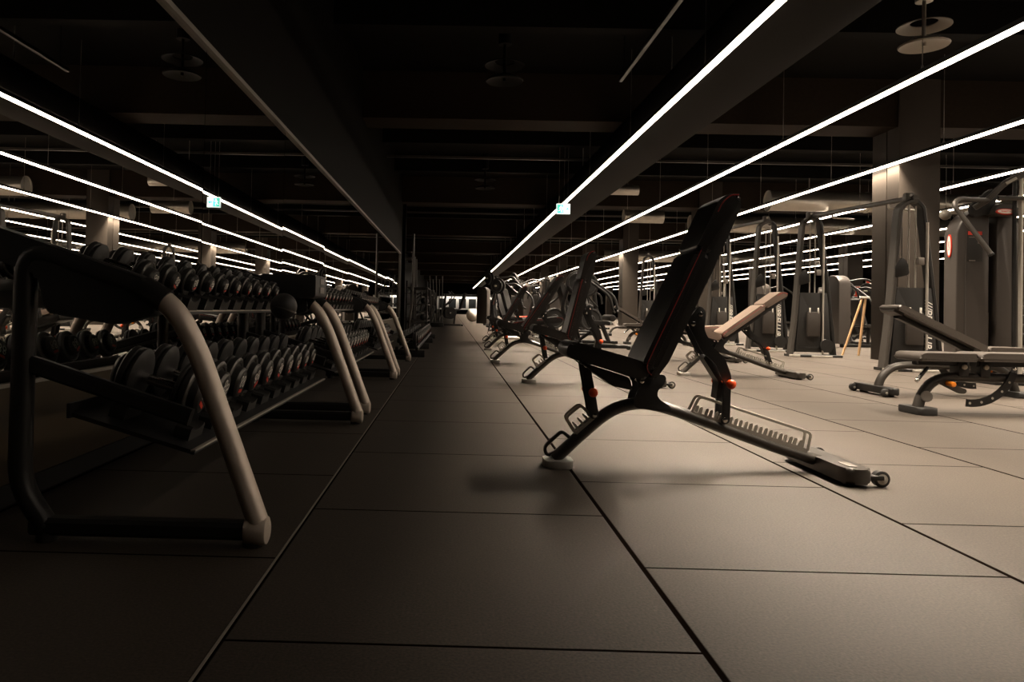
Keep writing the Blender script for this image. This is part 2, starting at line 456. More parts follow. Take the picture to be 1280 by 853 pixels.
# round ceiling diffusers
def diffuser(x, y, z, label, mm):
    t = thing('air_diffuser', label, 'air vent', (x, y, z))
    MB().cyl((0, 0, .42), (0, 0, 4.5 - z), .085, 20).build('neck', M['duct'] if mm == 'dial' else M['blackduct'], t)
    MB().cyl((0, 0, -.06), (0, 0, .42), .02, 12).build('stem', M[mm], t)
    MB().lathe([(.2, .13), (.17, .22), (.155, .26), (.145, .26), (.16, .21), (.19, .13)], (0, 0, 0), (0, 0, 1), 32, closed=True).build('upper_ring', M[mm], t)
    MB().lathe([(.03, .02), (.0, .16), (-.05, .245), (-.065, .235), (-.03, .12), (-.02, 0)], (0, 0, 0), (0, 0, 1), 32).build('lower_cone', M[mm], t)
    return t
diffuser(5.0, 7.9, 3.68, 'pale round ceiling air diffuser above the second light line', 'dial')
diffuser(.62, 9.5, 3.72, 'black round ceiling air diffuser nearest over the aisle', 'blackduct')
diffuser(.75, 18.0, 3.72, 'small black ceiling air diffuser farther down the aisle', 'blackduct')

# ------------------------------------------------------------------ incline benches (local x runs from the front foot to the rear bar)
def incline_bench(loc, ang, label, rz=0., pad='leather', piping=True, seat_tilt=-16.5):
    t = thing('incline_bench', label, 'weight bench', loc, rz, 'adjustable incline benches')
    Yv = (0, 1, 0)
    arch = spline([(-.005, 0, .03), (.06, 0, .092), (.14, 0, .168), (.22, 0, .235), (.29, 0, .272), (.37, 0, .288), (.45, 0, .281), (.54, 0, .257), (.75, 0, .187), (1.0, 0, .103), (1.2, 0, .046)], 5)
    MB().tube(arch, .027, 14, ref=Yv, asp=1.5).build('main_beam', M['beam_steel'], t)
    # front foot
    fp = [(-.055, -.07), (.035, -.085), (.075, -.06), (.075, .06), (.035, .085), (-.055, .07)]
    MB().prism(outline(fp, .04), (1, 0, 0), (0, 1, 0), (0, 0, .017), .034, .006).build('front_foot', M['greyrubber'], t)
    # lifting handle loop
    h = bend([(.055, 0, .085), (-.04, 0, .045), (-.05, 0, .085), (.028, 0, .158), (.075, 0, .118)], .02, 5)
    MB().tube(h, .0085, 8, ref=Yv).build('lift_handle', M['steel'], t)
    # ladders
    def ladder(x0, z0, x1, z1, hgt, n, name):
        L = math.hypot(x1 - x0, z1 - z0); e1 = V(((x1 - x0) / L, 0, (z1 - z0) / L)); e2 = V((-e1.z, 0, e1.x)); o = V((x0, 0, z0))
        m = MB()
        lo = [(0, 0), (L, 0)]
        step = L / (n + .6); poly = [(0, -.02), (L, -.02), (L, .006)]
        for k in range(n - 1, -1, -1):
            xc = step * (k + .7)
            poly += [(xc + step * .22, .006), (xc + step * .2, .032), (xc + step * .08, .038), (xc - step * .08, .032), (xc - step * .1, .006)]
        poly += [(0, .006)]
        for sy in (-.026, .026):
            m.prism(poly, e1, e2, o + V((0, sy, 0)), .006)
        bar = bend([o + e2 * 0, o + e2 * hgt + e1 * .012, o + e2 * hgt + e1 * (L - .008), o + e1 * L], .018, 4)
        for sy in (-.026, .026): m.bar([p + V((0, sy, 0)) for p in bar], .006, .012, Yv)
        m.build(name, M['galv'], t)
        return o, e1, e2, L
    ladder(.60, .258, 1.115, .100, .078, 11, 'back_ladder')
    ladder(.085, .152, .165, .222, .082, 3, 'seat_ladder')
    # pivot bracket
    br = outline([(.335, .275), (.50, .262), (.495, .285), (.445, .315), (.43, .345), (.475, .395), (.47, .425), (.335, .425), (.345, .39), (.36, .375), (.335, .32)], .02)
    for sy in (-.06, .06): MB().prism(br, (1, 0, 0), (0, 0, 1), (0, sy, 0), .008, .002).build('pivot_bracket', M['black_plate'], t)
    b = MB()
    for (x, z) in ((.352, .424), (.364, .395)):
        b.cyl((x, -.078, z), (x, .078, z), .011, 10, bev=.003)
    build_each(b, 'pivot_bolt', M['chrome'], t)
    # seat
    a = math.radians(seat_tilt); ex = V((math.cos(a), 0, math.sin(a))); ez = V((-math.sin(a), 0, math.cos(a))); o = V((.355, 0, .448))
    sp = outline([(-.345, -.002), (-.325, .028), (-.04, .036), (.022, .03), (.03, 0), (.02, -.045), (-.335, -.045)], .028, 5)
    MB().prism(sp, ex, ez, o, .27, .014, 3).build('seat', M[pad], t)
    sf = outline([(-.27, -.05), (-.03, -.05), (.0, -.1), (-.09, -.108)], .012)
    MB().prism(sf, ex, ez, o, .13, .004).build('seat_frame', M['black_plate'], t)
    # seat strut
    top = o + ex * -.225 + ez * -.058; bot = V((.165, 0, .235))
    m = MB()
    for sy in (-.036, .036):
        d = (bot - top); e = d.normalized(); f = V((-e.z, 0, e.x))
        m.prism(outline([(-.018, -.02), (d.length + .015, -.02), (d.length + .015, .02), (-.018, .02)], .016), e, f, top + V((0, sy, 0)), .007, .001)
    s = m.build('seat_strut', M['black_plate'], t)
    kn = MB(); c = top * .48 + bot * .52
    kn.cyl(c + V((0, -.085, 0)), c + V((0, .085, 0)), .006, 8); kn.ball(c + V((.004, -.085, 0)), .021); kn.ball(c + V((.004, .085, 0)), .021)
    kn.build('release_knobs', M['orange'], s)
    bl = MB()
    for q in (top, bot): bl.cyl(q + V((0, -.046, 0)), q + V((0, .046, 0)), .011, 10, bev=.003)
    build_each(bl, 'strut_bolt', M['chrome'], s)
    # backrest
    a = math.radians(ang); ex = V((math.cos(a), 0, math.sin(a))); ez = V((-math.sin(a), 0, math.cos(a))); o = V((.40, 0, .41))
    k = .255
    lp = outline([(.03, .012), (.03, .068), (.055, .078), (.585, .078), (.59, .012)], .022, 5)
    up = outline([(.592, .012), (.587, .078), (.83, .078), (.868, .052), (.885, .02), (.88, .0), (.86, -.004)], .022, 5)
    bk = MB().prism(lp, ex, ez, o, k + .035, .022, 3).build('backrest', M[pad], t)
    MB().prism(up, ex, ez, o, k + .02, .024, 3).build('headrest', M[pad], bk)
    sh = outline([(.0, -.01), (.0, .016), (.86, .016), (.88, -.004), (.84, -.024), (.55, -.032), (.1, -.03)], .012)
    MB().prism(sh, ex, ez, o, k - .01, .01).build('backrest_shell', M['cover'], bk)
    if piping:
        p = MB()
        for sy in (-1, 1):
            y = sy * (k / 2 + .0165)
            p.tube(spline([o + ex * x + ez * z + V((0, y + dy, 0)) for x, z, dy in ((.012, .018, -.012 * sy), (.03, .05, 0), (.09, .058, .001 * sy), (.35, .058, .0015 * sy), (.592, .058, 0))], 5), .0022, 6)
            y2 = sy * (k / 2 + .0095)
            p.tube(spline([o + ex * x + ez * z + V((0, y2 + dy, 0)) for x, z, dy in ((.775, .062, 0), (.82, .06, 0), (.862, .042, 0), (.881, .012, 0))], 5), .003, 6)
        build_each(p, 'piping', M['red'], bk)
    # rear strut
    hub = o + ex * .30 + ez * -.075
    A, B = V((.62, 0, .262)), V((1.1, 0, .13)); bot = None
    for q in range(101):
        P = A + (B - A) * q / 100
        if (P - hub).length >= .447 - 1e-6: bot = P; break
    if bot is None: bot = B
    d = bot - hub; L = d.length; e = d / L; f = V((-e.z, 0, e.x))
    if f.x < 0: f = -f
    pl = [(-.02, -.022), (.13, .0), (.2, .05), (.29, .058), (L + .015, -.022), (L + .02, .016), (L + .005, .028), (.27, .108), (.19, .105), (.12, .062), (.04, .05), (-.035, .09), (-.07, .07)]
    pl2 = [(x, y * .85 - .002) for x, y in pl]
    m = MB()
    for sy in (-.042, .042): m.prism(outline(pl2, .018), e, f, hub + V((0, sy, 0)), .008, .001)
    m.prism(outline([(.15, .02), (.3, .046), (L * .8, .01), (L * .78, -.004), (.28, .03), (.16, .0)], .008), e, f, hub, .07)
    s = m.build('back_strut', M['black_plate'], t)
    c = hub + e * (L * .66) + f * .058
    kn = MB(); kn.cyl(c + V((0, -.092, 0)), c + V((0, .092, 0)), .006, 8); kn.ball(c + V((.004, -.092, 0)), .0215); kn.ball(c + V((.004, .092, 0)), .0215)
    kn.build('release_knobs', M['orange'], s)
    bl = MB()
    for q in (bot, hub, hub + f * .045 + e * -.03): bl.cyl(q + V((0, -.052, 0)), q + V((0, .052, 0)), .012, 10, bev=.003)
    build_each(bl, 'strut_bolt', M['chrome'], s)
    # rear bar with wheels
    rb = outline([(-.29, -.055), (.24, -.055), (.29, -.04), (.305, 0), (.29, .04), (.24, .055), (-.24, .055), (-.29, .04), (-.305, 0)], .03)
    m = MB(); m.prism([(-y, x) for x, y in rb][::-1], (1, 0, 0), (0, 1, 0), (1.2, 0, .045), .062, .016, 3)
    r = m.build('rear_bar', M['beam_steel'], t)
    q = MB(); q.prism(outline([(-.02, -.05), (.02, -.05), (.02, .05), (-.02, .05)], .018), (1, 0, 0), (0, 1, 0), (1.2, -.2, .0768), .003); q.build('sticker', M['trim'], r)
    for sy in (-1, 1):
        q = MB(); q.lathe([(-.016, .012), (-.017, .026), (-.014, .033), (.014, .033), (.017, .026), (.016, .012)], (1.30, sy * .262, .034), (0, 1, 0), 20)
        wz = q.build('wheel', M['rubber'], t)
        q = MB(); q.lathe([(-.022, 0), (-.022, .007), (-.018, .012), (-.0175, .022), (.0175, .022), (.018, .012), (.022, .007), (.022, 0)], (1.30, sy * .262, .034), (0, 1, 0), 16)
        q.build('wheel_hub', M['galv'], wz)
        q = MB(); q.box((1.275, sy * .262 , .04), (.06, .05, .02), bev=.005); q.build('axle_bracket', M['dark_steel'], t)
    for (x, y) in ((1.2, -.22), (1.2, .22)):
        MB().cyl((x, y, 0), (x, y, .02), .03, 14).build('rear_foot', M['rubber'], t)
    return t

incline_bench((.48, 3.33, 0), 65.6, 'large black incline bench in the foreground with raised backrest')
incline_bench((.745, 7.1, 0), 76.5, 'incline bench directly behind the foreground bench, backrest almost upright')
incline_bench((.575, 9.75, 0), 56.5, 'incline bench third from the camera beside the aisle')
incline_bench((2.62, 8.35, 0), 36, 'incline bench with reclined taupe pad, right of the foreground backrest', pad='brown_leather')
incline_bench((2.93, 10.9, 0), 4, 'incline bench laid nearly flat behind the reclined taupe bench', pad='brown_leather')
incline_bench((.62, 12.6, 0), 8, 'incline bench with flat pad, fourth from the camera beside the aisle')
incline_bench((.70, 15.2, 0), 60, 'farthest incline bench in the row beside the aisle')

# ------------------------------------------------------------------ dumbbell racks
def rounded(pts, r=.05): return bend(pts, r, 6)
TOPZ = lambda x: .667 + (-.955 - x) * .335        # tray surfaces (x is negative towards the wall)
LOWZ = lambda x: .263 + (-.75 - x) * .285
def rack_frame_path(x0=0):
    return bend([(-.54, 0, .05), (-.735, 0, .56), (-.80, 0, .675), (-.885, 0, .735), (-1.245, 0, .855), (-1.245, 0, .16), (-1.16, 0, .04)], .09, 6)
def make_rack(y0, L, label, hood=True):
    t = thing('dumbbell_rack', label, 'dumbbell rack', (0, y0, 0), 0, 'two tier dumbbell racks')
    for y in (0, L):
        p = [(a[0], y, a[2]) for a in rack_frame_path()]
        cut = next(i for i, q in enumerate(p) if q[0] < -.855)
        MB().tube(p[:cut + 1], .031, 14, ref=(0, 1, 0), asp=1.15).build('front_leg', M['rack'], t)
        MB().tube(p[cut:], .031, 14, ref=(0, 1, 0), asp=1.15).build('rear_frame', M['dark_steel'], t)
        q = V(p[cut]); e = (V(p[cut + 1]) - q).normalized(); MB().tube([q - e * .03, q + e * .05], .036, 14, ref=(0, 1, 0), asp=1.15).build('leg_sleeve', M['dark_steel'], t)
        m = MB(); m.bar([(-1.2, y, .045), (-.53, y, .045)], .06, .05, (0, 1, 0)); b = m.build('base_tube', M['dark_steel'], t)
        m = MB(); m.cyl((-.585, y, .045), (-.515, y, .045), .043, 18, bev=.014); m.build('end_cap', M['rack'], b)
        m = MB()
        for x in (-.56, -1.16): m.cyl((x, y, 0), (x, y, .03), .03, 14)
        build_each(m, 'levelling_foot', M['rubber'], b)
        MB().bar([(-1.24, y, .515), (-.75, y, .365)], .035, .05, (0, 1, 0)).build('tray_arm', M['dark_steel'], t)
        # closing plate under the sloping top
        s = 1 if y == 0 else -1
        MB().prism(outline([(-.85, .705), (-.885, .765), (-1.38, .925), (-1.38, .83), (-1.20, .77), (-1.17, .66), (-.97, .63), (-.86, .66)], .012), (1, 0, 0), (0, 0, 1), (0, y + s * .012, 0), .075, .008).build('end_plate', M['black_plate'], t)
    for nm, zf, xf, xr, back in (('upper_tray', TOPZ, -.955, -1.2, .05), ('lower_tray', LOWZ, -.75, -1.12, .05)):
        m = MB()
        n = V((0, 0, 1)); a, b = V((xf, 0, zf(xf))), V((xr, 0, zf(xr)))
        m.prism([(0, -.012), ((b - a).length, -.012), ((b - a).length, 0), (0, 0)], (b - a).normalized(), V((-(b - a).normalized().z, 0, (b - a).normalized().x)) * -1, a + V((0, L / 2, 0)), L - .06)
        tr = m.build(nm, M['black_plate'], t)
        m = MB(); m.box((xf, L / 2, zf(xf) - .006), (.012, L - .04, .008), bev=.002); m.box((xr, L / 2, zf(xr) + .004), (.012, L - .04, .045), bev=.003)
        build_each(m, 'tray_rail', M['black_plate'], tr)
        MB().box((xf + .001, L / 2, zf(xf) + .001), (.016, L - .04, .006), bev=.002).build('rail_edge', M['edge2'], tr)
    if hood:
        m = MB(); m.prism(outline([(-.755, .745), (-.755, .868), (-1.06, .868), (-1.06, .79), (-.86, .735)], .012), (1, 0, 0), (0, 0, 1), (0, L - .16, 0), .34, .006)
        h = m.build('end_box', M['black_plate'], t)
        m = MB(); m.box((-.752, L - .14, .835), (.003, .12, .03)); m.box((-.752, L - .14, .785), (.003, .13, .035)); build_each(m, 'label_sticker', M['trim'], h)
    return t
racks = [('nearest two tier dumbbell rack, its end frame at lower left', 2.13, 2.25), ('middle two tier dumbbell rack along the mirror wall', 4.78, 2.33), ('farthest two tier dumbbell rack along the mirror wall', 7.48, 2.08)]
for i, (lab, y0, L) in enumerate(racks): make_rack(y0, L, lab, i == 0)

def dumbbell_proto(r, hl, gap, name, marks=True, hexa=False):
    """axis along local x; the +x head faces the aisle"""
    t = thing(name, '', 'dumbbell')
    MB().cyl((-gap / 2 - .01, 0, 0), (gap / 2 + .01, 0, 0), .016, 12).build('handle', M['chrome'], t)
    for s in (1, -1):
        x = s * (gap / 2)
        pr = [(0, r * .5), (.004, r * .93), (.008, r), (hl * .22, r), (hl * .26, r * .9), (hl * .32, r * .9), (hl * .36, r), (hl * .58, r), (hl * .63, r * .93), (hl * .63, r * .8), (hl * .59, r * .76), (hl * .6, r * .67), (hl * .92, r * .64), (hl, r * .57), (hl + .003, r * .5), (hl + .003, 0)]
        if hexa: pr = [(0, r * .6), (hl * .2, r), (hl * .85, r), (hl, r * .75), (hl, 0)]
        m = MB(); m.lathe(pr, (x, 0, 0), (s, 0, 0), 6 if hexa else 26)
        hd = m.build('head', M['rubber'], t)
        if not hexa:
            m = MB()
            m.lathe([(hl * .57, r * 1.004), (hl * .605, r * .985), (hl * .65, r * .93), (hl * .65, r * .9), (hl * .57, r * .95)], (x, 0, 0), (s, 0, 0), 26, closed=True)
            m.lathe([(hl * .9, r * .655), (hl * .96, r * .625), (hl + .002, r * .58), (hl * .95, r * .56)], (x, 0, 0), (s, 0, 0), 22, closed=True)
            build_each(m, 'rim', M['rim'], hd)
        if marks and not hexa:
            xf = x + s * (hl + .004); k = r * .42
            m = MB()
            for dy in (-.34, .34):
                m.lathe([(-.0007, k * .2), (-.0007, k * .36), (.0007, k * .36), (.0007, k * .2)], (xf, dy * k * 1.3, k * .42), (s, 0, 0), 12, closed=True)
                m.lathe([(-.0007, k * .16), (-.0007, k * .3), (.0007, k * .3), (.0007, k * .16)], (xf, dy * k * 1.3, k * -.12), (s, 0, 0), 12, closed=True)
            m.build('weight_mark', M['white'], hd)
            m = MB(); m.box((xf, 0, -k * .78), (.0014, k * 1.1, k * .34)); m.build('red_mark', M['redprint'], hd)
    return t
protoS = dumbbell_proto(.052, .062, .115, 'dumbbell')
protoM = dumbbell_proto(.088, .075, .12, 'dumbbell')
usedp = {'S': False, 'M': False}
def put_db(kind, loc, tilt, spin, label, group, scale=1.):
    src = protoS if kind == 'S' else protoM
    o = src if not usedp[kind] else copy_tree(src)
    usedp[kind] = True
    o.location = loc; o.rotation_euler = (spin, tilt, 0); o.scale = (scale,) * 3
    o['label'] = label; o['category'] = 'dumbbell'; o['group'] = group
    return o
RN = ['nearest', 'middle', 'farthest']
saddle_objs = []
for ri, (lab, y0, L) in enumerate(racks):
    nS, nM = [(10, 10), (12, 11), (11, 10)][ri]
    # upper tier
    tilt = math.atan(.335)
    rk = [o for o in bpy.data.objects if o.name.startswith('dumbbell_rack') and abs(o.location.y - y0) < .01][0]
    sad = MB()
    for k in range(nS):
        y = .16 + (L - .34 - (.24 if ri == 0 else 0)) * k / (nS - 1)
        r = .052 * (1.0 - .012 * k)
        xc = -1.065
        zc = TOPZ(xc) + (.043 + r * 1.02) / math.cos(tilt)
        put_db('S', (xc + .018, y0 + y, zc), tilt, random.uniform(-.6, .6), '%s dumbbell from the camera end on upper tray of %s rack' % (ORD[k], RN[ri]), 'small dumbbells on the %s rack upper tray' % RN[ri], r / .052)
        for dx in (.085, -.085):
            x = xc + dx + .01
            sad.prism([(-.055, 0), (.055, 0), (.055, .05)] + [(.045 * math.cos(PI * q / 8) , .058 - .018 * math.sin(PI * q / 8)) for q in range(9)] + [(-.055, .05)], (0, 1, 0), (math.sin(tilt), 0, math.cos(tilt)), (x, y, TOPZ(x) - .002), .045)
    build_each(sad, 'saddle', M['cover'], rk)
    tilt = math.atan(.285)
    sad = MB()
    for k in range(nM):
        y = .17 + (L - .34) * k / (nM - 1)
        r = .088 * (1.03 - .014 * k)
        xc = -.93
        zc = LOWZ(xc) + (.032 + r * 1.02) / math.cos(tilt)
        put_db('M', (xc + .025, y0 + y, zc), tilt, random.uniform(-.6, .6), '%s dumbbell from the camera end on lower tray of %s rack' % (ORD[k], RN[ri]), 'large dumbbells on the %s rack lower tray' % RN[ri], r / .088)
        for dx in (.1, -.1):
            x = xc + dx + .01
            sad.prism([(-.062, 0), (.062, 0), (.062, .036)] + [(.052 * math.cos(PI * q / 8), .045 - .015 * math.sin(PI * q / 8)) for q in range(9)] + [(-.062, .036)], (0, 1, 0), (math.sin(tilt), 0, math.cos(tilt)), (x, y, LOWZ(x) - .002), .05)
    build_each(sad, 'saddle', M['cover'], rk)
# round ball hanging at the far end of the nearest rack
t = thing('medicine_ball', 'black round ball at the far end of nearest rack below its box', 'ball', (-.83, 3.62, .69))
MB().ball((0, 0, 0), .066, 24).build('ball_shell', M['rubber'], t)
MB().lathe([(-.004, .0665), (.004, .0665), (.004, .062), (-.004, .062)], (0, 0, -.012), (.3, .1, 1), 28, closed=True).build('seam_band', M['rim'], t)

# low floor rack beyond the three racks
t = thing('low_dumbbell_rack', 'low single tier rack beyond the tall racks, close to floor', 'dumbbell rack', (-.62, 10.3, 0))
m = MB()
for x in (-.14, .14): m.bar([(x, 0, .12), (x, 6.6, .12)], .04, .05, (1, 0, 0))
build_each(m, 'tray_rail', M['dark_steel'], t)
for y in (.1, 2.2, 4.4, 6.5):
    MB().box((0, y, .05), (.5, .06, .1), bev=.01).build('foot', M['dark_steel'], t)
for k in range(14):
    o = put_db('M', (-.62, 10.3 + .3 + k * .46, .247), 0, random.uniform(-.6, .6), '%s dumbbell from the camera end on the low floor rack' % ORD[k], 'dumbbells on the low floor rack', 1.14)

# ------------------------------------------------------------------ flat/incline utility benches with arched legs (local x from front foot to rear bar)
def utility_bench(loc, rz, back, label, knob='amber'):
    t = thing('utility_bench', label, 'weight bench', loc, rz, 'arched utility benches')
    Yv = (0, 1, 0)
    MB().tube(spline([(.0, 0, .045), (.03, 0, .13), (.09, 0, .215), (.18, 0, .262), (.3, 0, .272), (.8, 0, .27), (1.0, 0, .268), (1.13, 0, .24), (1.22, 0, .16), (1.26, 0, .06)], 5), .034, 14, ref=Yv, asp=1.25).build('main_beam', M['steel'], t)
    fp = outline([(-.07, -.13), (.05, -.15), (.08, -.09), (.08, .09), (.05, .15), (-.07, .13)], .03)
    MB().prism(fp, (1, 0, 0), (0, 1, 0), (0, 0, .026), .052, .01).build('front_foot', M['rubber'], t)
    q = MB(); q.lathe([(0, 0), (0, .04), (.006, .04), (.008, .034), (.006, .028), (.006, 0)], (.035, -.046, .13), (-.25, -1, .1), 20); q.build('oval_badge', M['trim'], t)
    m = MB(); m.prism(outline([(-.29, -.045), (.29, -.045), (.31, 0), (.29, .045), (-.29, .045), (-.31, 0)], .03), (0, 1, 0), (-1, 0, 0), (1.28, 0, .05), .06, .012)
    r = m.build('rear_bar', M['dark_steel'], t)
    for sy in (-1, 1):
        w = MB(); w.lathe([(-.02, .012), (-.02, .03), (-.016, .036), (.016, .036), (.02, .03), (.02, .012)], (1.34, sy * .25, .037), (0, 1, 0), 20); w = w.build('wheel', M['rubber'], t)
        MB().cyl((1.34, sy * .25 - .024, .037), (1.34, sy * .25 + .024, .037), .011, 12, bev=.003).build('wheel_hub', M['galv'], w)
        MB().cyl((1.27, sy * .2, 0), (1.27, sy * .2, .03), .035, 14).build('rear_foot', M['rubber'], t)
    # seat
    sp = outline([(-.085, .392), (-.085, .43), (-.05, .452), (.325, .452), (.345, .44), (.345, .392)], .022, 5)
    MB().prism(sp, (1, 0, 0), (0, 0, 1), (0, 0, 0), .3, .018, 3).build('seat', M['grey_leather'], t)
    MB().bar([(-.02, 0, .375), (.36, 0, .375)], .07, .035, Yv).build('seat_frame', M['dark_steel'], t)
    # back pad
    a = math.radians(back); ex = V((math.cos(a), 0, math.sin(a))); ez = V((-math.sin(a), 0, math.cos(a))); o = V((.36, 0, .395))
    bp = outline([(.005, .0), (.005, .045), (.05, .062), (.84, .062), (.9, .05), (.905, .0)], .022, 5)
    b = MB().prism(bp, ex, ez, o, .29, .02, 3).build('backrest', M['grey_leather'], t)
    MB().bar([o + ex * .05 - ez * .02, o + ex * .8 - ez * .02], .08, .04, Yv).build('backrest_frame', M['dark_steel'], b)
    MB().prism(outline([(.8, -.02), (.9, -.02), (.9, 0), (.8, 0)], .008), ex, ez, o, .2).build('head_bracket', M['steel'], b)
    for x in (.31, .47):
        br = MB(); br.prism(outline([(x - .04, .39), (x + .04, .39), (x + .035, .28), (x - .035, .28)], .012), (1, 0, 0), (0, 0, 1), (0, 0, 0), .1, .003)
        g = br.build('hinge_bracket', M['dark_steel'], t)
        MB().cyl((x, -.062, .35), (x, .062, .35), .019, 16, bev=.004).build('hinge_bolt', M['galv'], g)
    # slotted sector that sets the back angle
    arc = []
    n = 14; C = V((.36, 0, .40))
    outer = [(.36 + .36 * math.cos(q), .42 + .36 * math.sin(q)) for q in [math.radians(-96 + 78 * k / n) for k in range(n + 1)]]
    inner = [(.36 + .305 * math.cos(q), .42 + .305 * math.sin(q)) for q in [math.radians(-18 - 78 * k / n) for k in range(n + 1)]]
    s = MB().prism(outer + inner, (1, 0, 0), (0, 0, 1), (0, -.05, 0), .014, .003).build('angle_sector', M['dark_steel'], t)
    h = MB()
    for k in range(5):
        q = math.radians(-92 + 15 * k); h.cyl((.36 + .332 * math.cos(q), -.0585, .42 + .332 * math.sin(q)), (.36 + .332 * math.cos(q), -.0415, .42 + .332 * math.sin(q)), .009, 10)
    build_each(h, 'sector_peg', M['galv'], s)
    # knob, plate and grip bar
    MB().cyl((.185, -.045, .232), (.185, -.12, .225), .02, 14, bev=.006).build('release_knob', M[knob], t)
    MB().prism(outline([(.10, .235), (.16, .25), (.33, .185), (.32, .155), (.27, .155)], .018), (1, 0, 0), (0, 0, 1), (0, -.05, 0), .01, .002).build('lock_plate', M['steel'], t)
    g = MB(); g.cyl((.03, -.06, .34), (-.07, -.1, .255), .013, 12); g = g.build('grip_bar', M['dark_steel'], t)
    MB().cyl((-.062, -.097, .262), (-.082, -.105, .245), .015, 12, bev=.004).build('grip_end', M['chrome'], g)
    return t
utility_bench((3.44, 5.47, 0), math.radians(2), 0, 'flat utility bench at the right edge, nearest the camera')
utility_bench((5.16, 6.80, 0), math.radians(181), 25, 'utility bench with raised back pad, behind the flat bench at right')
utility_bench((3.86, 16.2, 0), math.radians(-4), -6, 'small distant utility bench right of the dark plate loaded machine')
utility_bench((5.9, 21.5, 0), math.radians(175), 30, 'distant utility bench seen in front of the second column')

# ------------------------------------------------------------------ cable crossover towers
WORD = '///PRELLUR'
def cable_tower(loc, h, label, rz=0., word=True):
    t = thing('cable_tower', label, 'cable machine', loc, rz, 'cable crossover towers')
    Yv = (0, 1, 0)
    l = bend([(-.37, 0, .02), (-.30, 0, .62), (-.185, 0, h - .1), (-.06, 0, h - .015), (.04, 0, h - .02)], .16, 8)
    MB().bar(l, .16, .055, Yv).build('left_leg', M['steel'], t)
    r = bend([(.03, 0, h - .02), (.11, 0, h - .09), (.37, 0, .02)], .12, 8)
    MB().bar(r, .16, .055, Yv).build('right_leg', M['dark_steel'], t)
    MB().bar([(-.4, .0, .02), (.46, 0, .02)], .3, .04, Yv).build('base_frame', M['dark_steel'], t)
    b = MB(); b.box((.1, -.17, .015), (.34, .05, .03), bev=.004); b.box((-.34, -.12, .02), (.14, .12, .04), bev=.006); build_each(b, 'floor_plate', M['galv'], t)
    m = MB(); m.prism(outline([(-.30, .08), (.30, .08), (.235, 1.1), (-.235, 1.1)], .015), (1, 0, 0), (0, 0, 1), (0, -.02, 0), .1, .004)
    p = m.build('weight_cover', M['cover'], t)
    MB().box((0, -.075, .16), (.5, .012, .03)).build('cover_strip', M['dark_steel'], p)
    if word: text_obj(WORD, .135, 'lettering', M['white'], p, (.175, -.0715, .62), (0, 0, -1), (1, 0, 0), .0012, .25)
    q = MB()
    for x in (-.06, .03): q.cyl((x, -.03, 1.05), (x, -.03, h - .08), .011, 10)
    build_each(q, 'guide_rod', M['galv'], t)
    q = MB(); q.cyl((.145, -.09, .03), (.145, -.09, h - .3), .017, 12); q.build('slide_post', M['galv'], t)
    c = MB(); c.box((-.02, -.1, .56), (.22, .06, .42), bev=.012); c = c.build('stack_guard', M['shroud'], t)
    q = MB()
    for x in (-.09, .05): q.box((x, -.12, .79), (.02, .02, .1), bev=.003)
    build_each(q, 'guard_tip', M['white'], c)
    q = MB(); q.lathe([(-.02, .05), (-.02, .11), (-.008, .1), (.008, .1), (.02, .11), (.02, .05)], (.2, -.12, .2), (0, 1, 0), 24); q.build('lower_pulley', M['dark_steel'], t)
    q = MB(); q.box((-.05, 0, h + .03), (.12, .09, .14), bev=.025); q = q.build('pulley_head', M['steel'], t)
    MB().cyl((-.05, -.055, h + .06), (-.05, .055, h + .06), .018, 12).build('pulley_bolt', M['galv'], q)
    MB().cyl((-.15, -.03, 1.28), (-.15, -.03, 1.9), .006, 8).build('cable', M['dark_steel'], t)
    q = MB(); q.prism(outline([(-.26, 1.22), (-.08, 1.27), (-.1, 1.42), (-.16, 1.5), (-.27, 1.38)], .03), (1, 0, 0), (0, 0, 1), (0, -.06, 0), .05, .006); q.build('carriage', M['dark_steel'], t)
    q = MB(); q.box((.07, -.07, 1.45), (.09, .05, .1), bev=.01); q.build('pin_box', M['trim'], t)
    return t
cable_tower((6.07, 9.8, 0), 2.26, 'nearest cable crossover tower, left of the tall rounded machine')
cable_tower((6.2, 12.75, 0), 2.40, 'cable crossover tower right of the taupe bench pad', word=False)
cable_tower((6.10, 14.3, 0), 2.52, 'cable crossover tower lettered on its cover, behind the taupe bench pad')
cable_tower((6.2, 17.0, 0), 2.62, 'cable crossover tower partly hidden behind the foreground backrest')
cable_tower((6.4, 24.0, 0), 2.55, 'distant cable tower right of the second dark column')
cable_tower((9.6, 26.5, 0), 2.5, 'distant cable tower deep behind the second column')
def cross_beam(a, b, label):
    a, b = V(a), V(b); t = thing('crossover_beam', label, 'cable machine beam', a)
    d = b - a; e = d.normalized(); s = V((-e.y, e.x, 0))
    MB().bar([(0, 0, 0), d], .06, .075, (0, 0, 1)).build('beam_tube', M['steel'], t)
    for k in (.22, .78):
        p = d * k
        MB().tube(bend([p + V((0, 0, -.03)), p + s * .0 + V((0, 0, -.09)), p - s * .3 - e * .1 + V((0, 0, -.12))], .04), .015, 10).build('pull_up_grip', M['galv'], t)
    return t
cross_beam((6.07, 9.72, 2.29), (6.2, 12.7, 2.43), 'overhead grey beam joining the nearest cable tower to the next')
cross_beam((6.10, 14.3, 2.55), (6.2, 16.9, 2.64), 'overhead grey beam between the two farther cable towers')

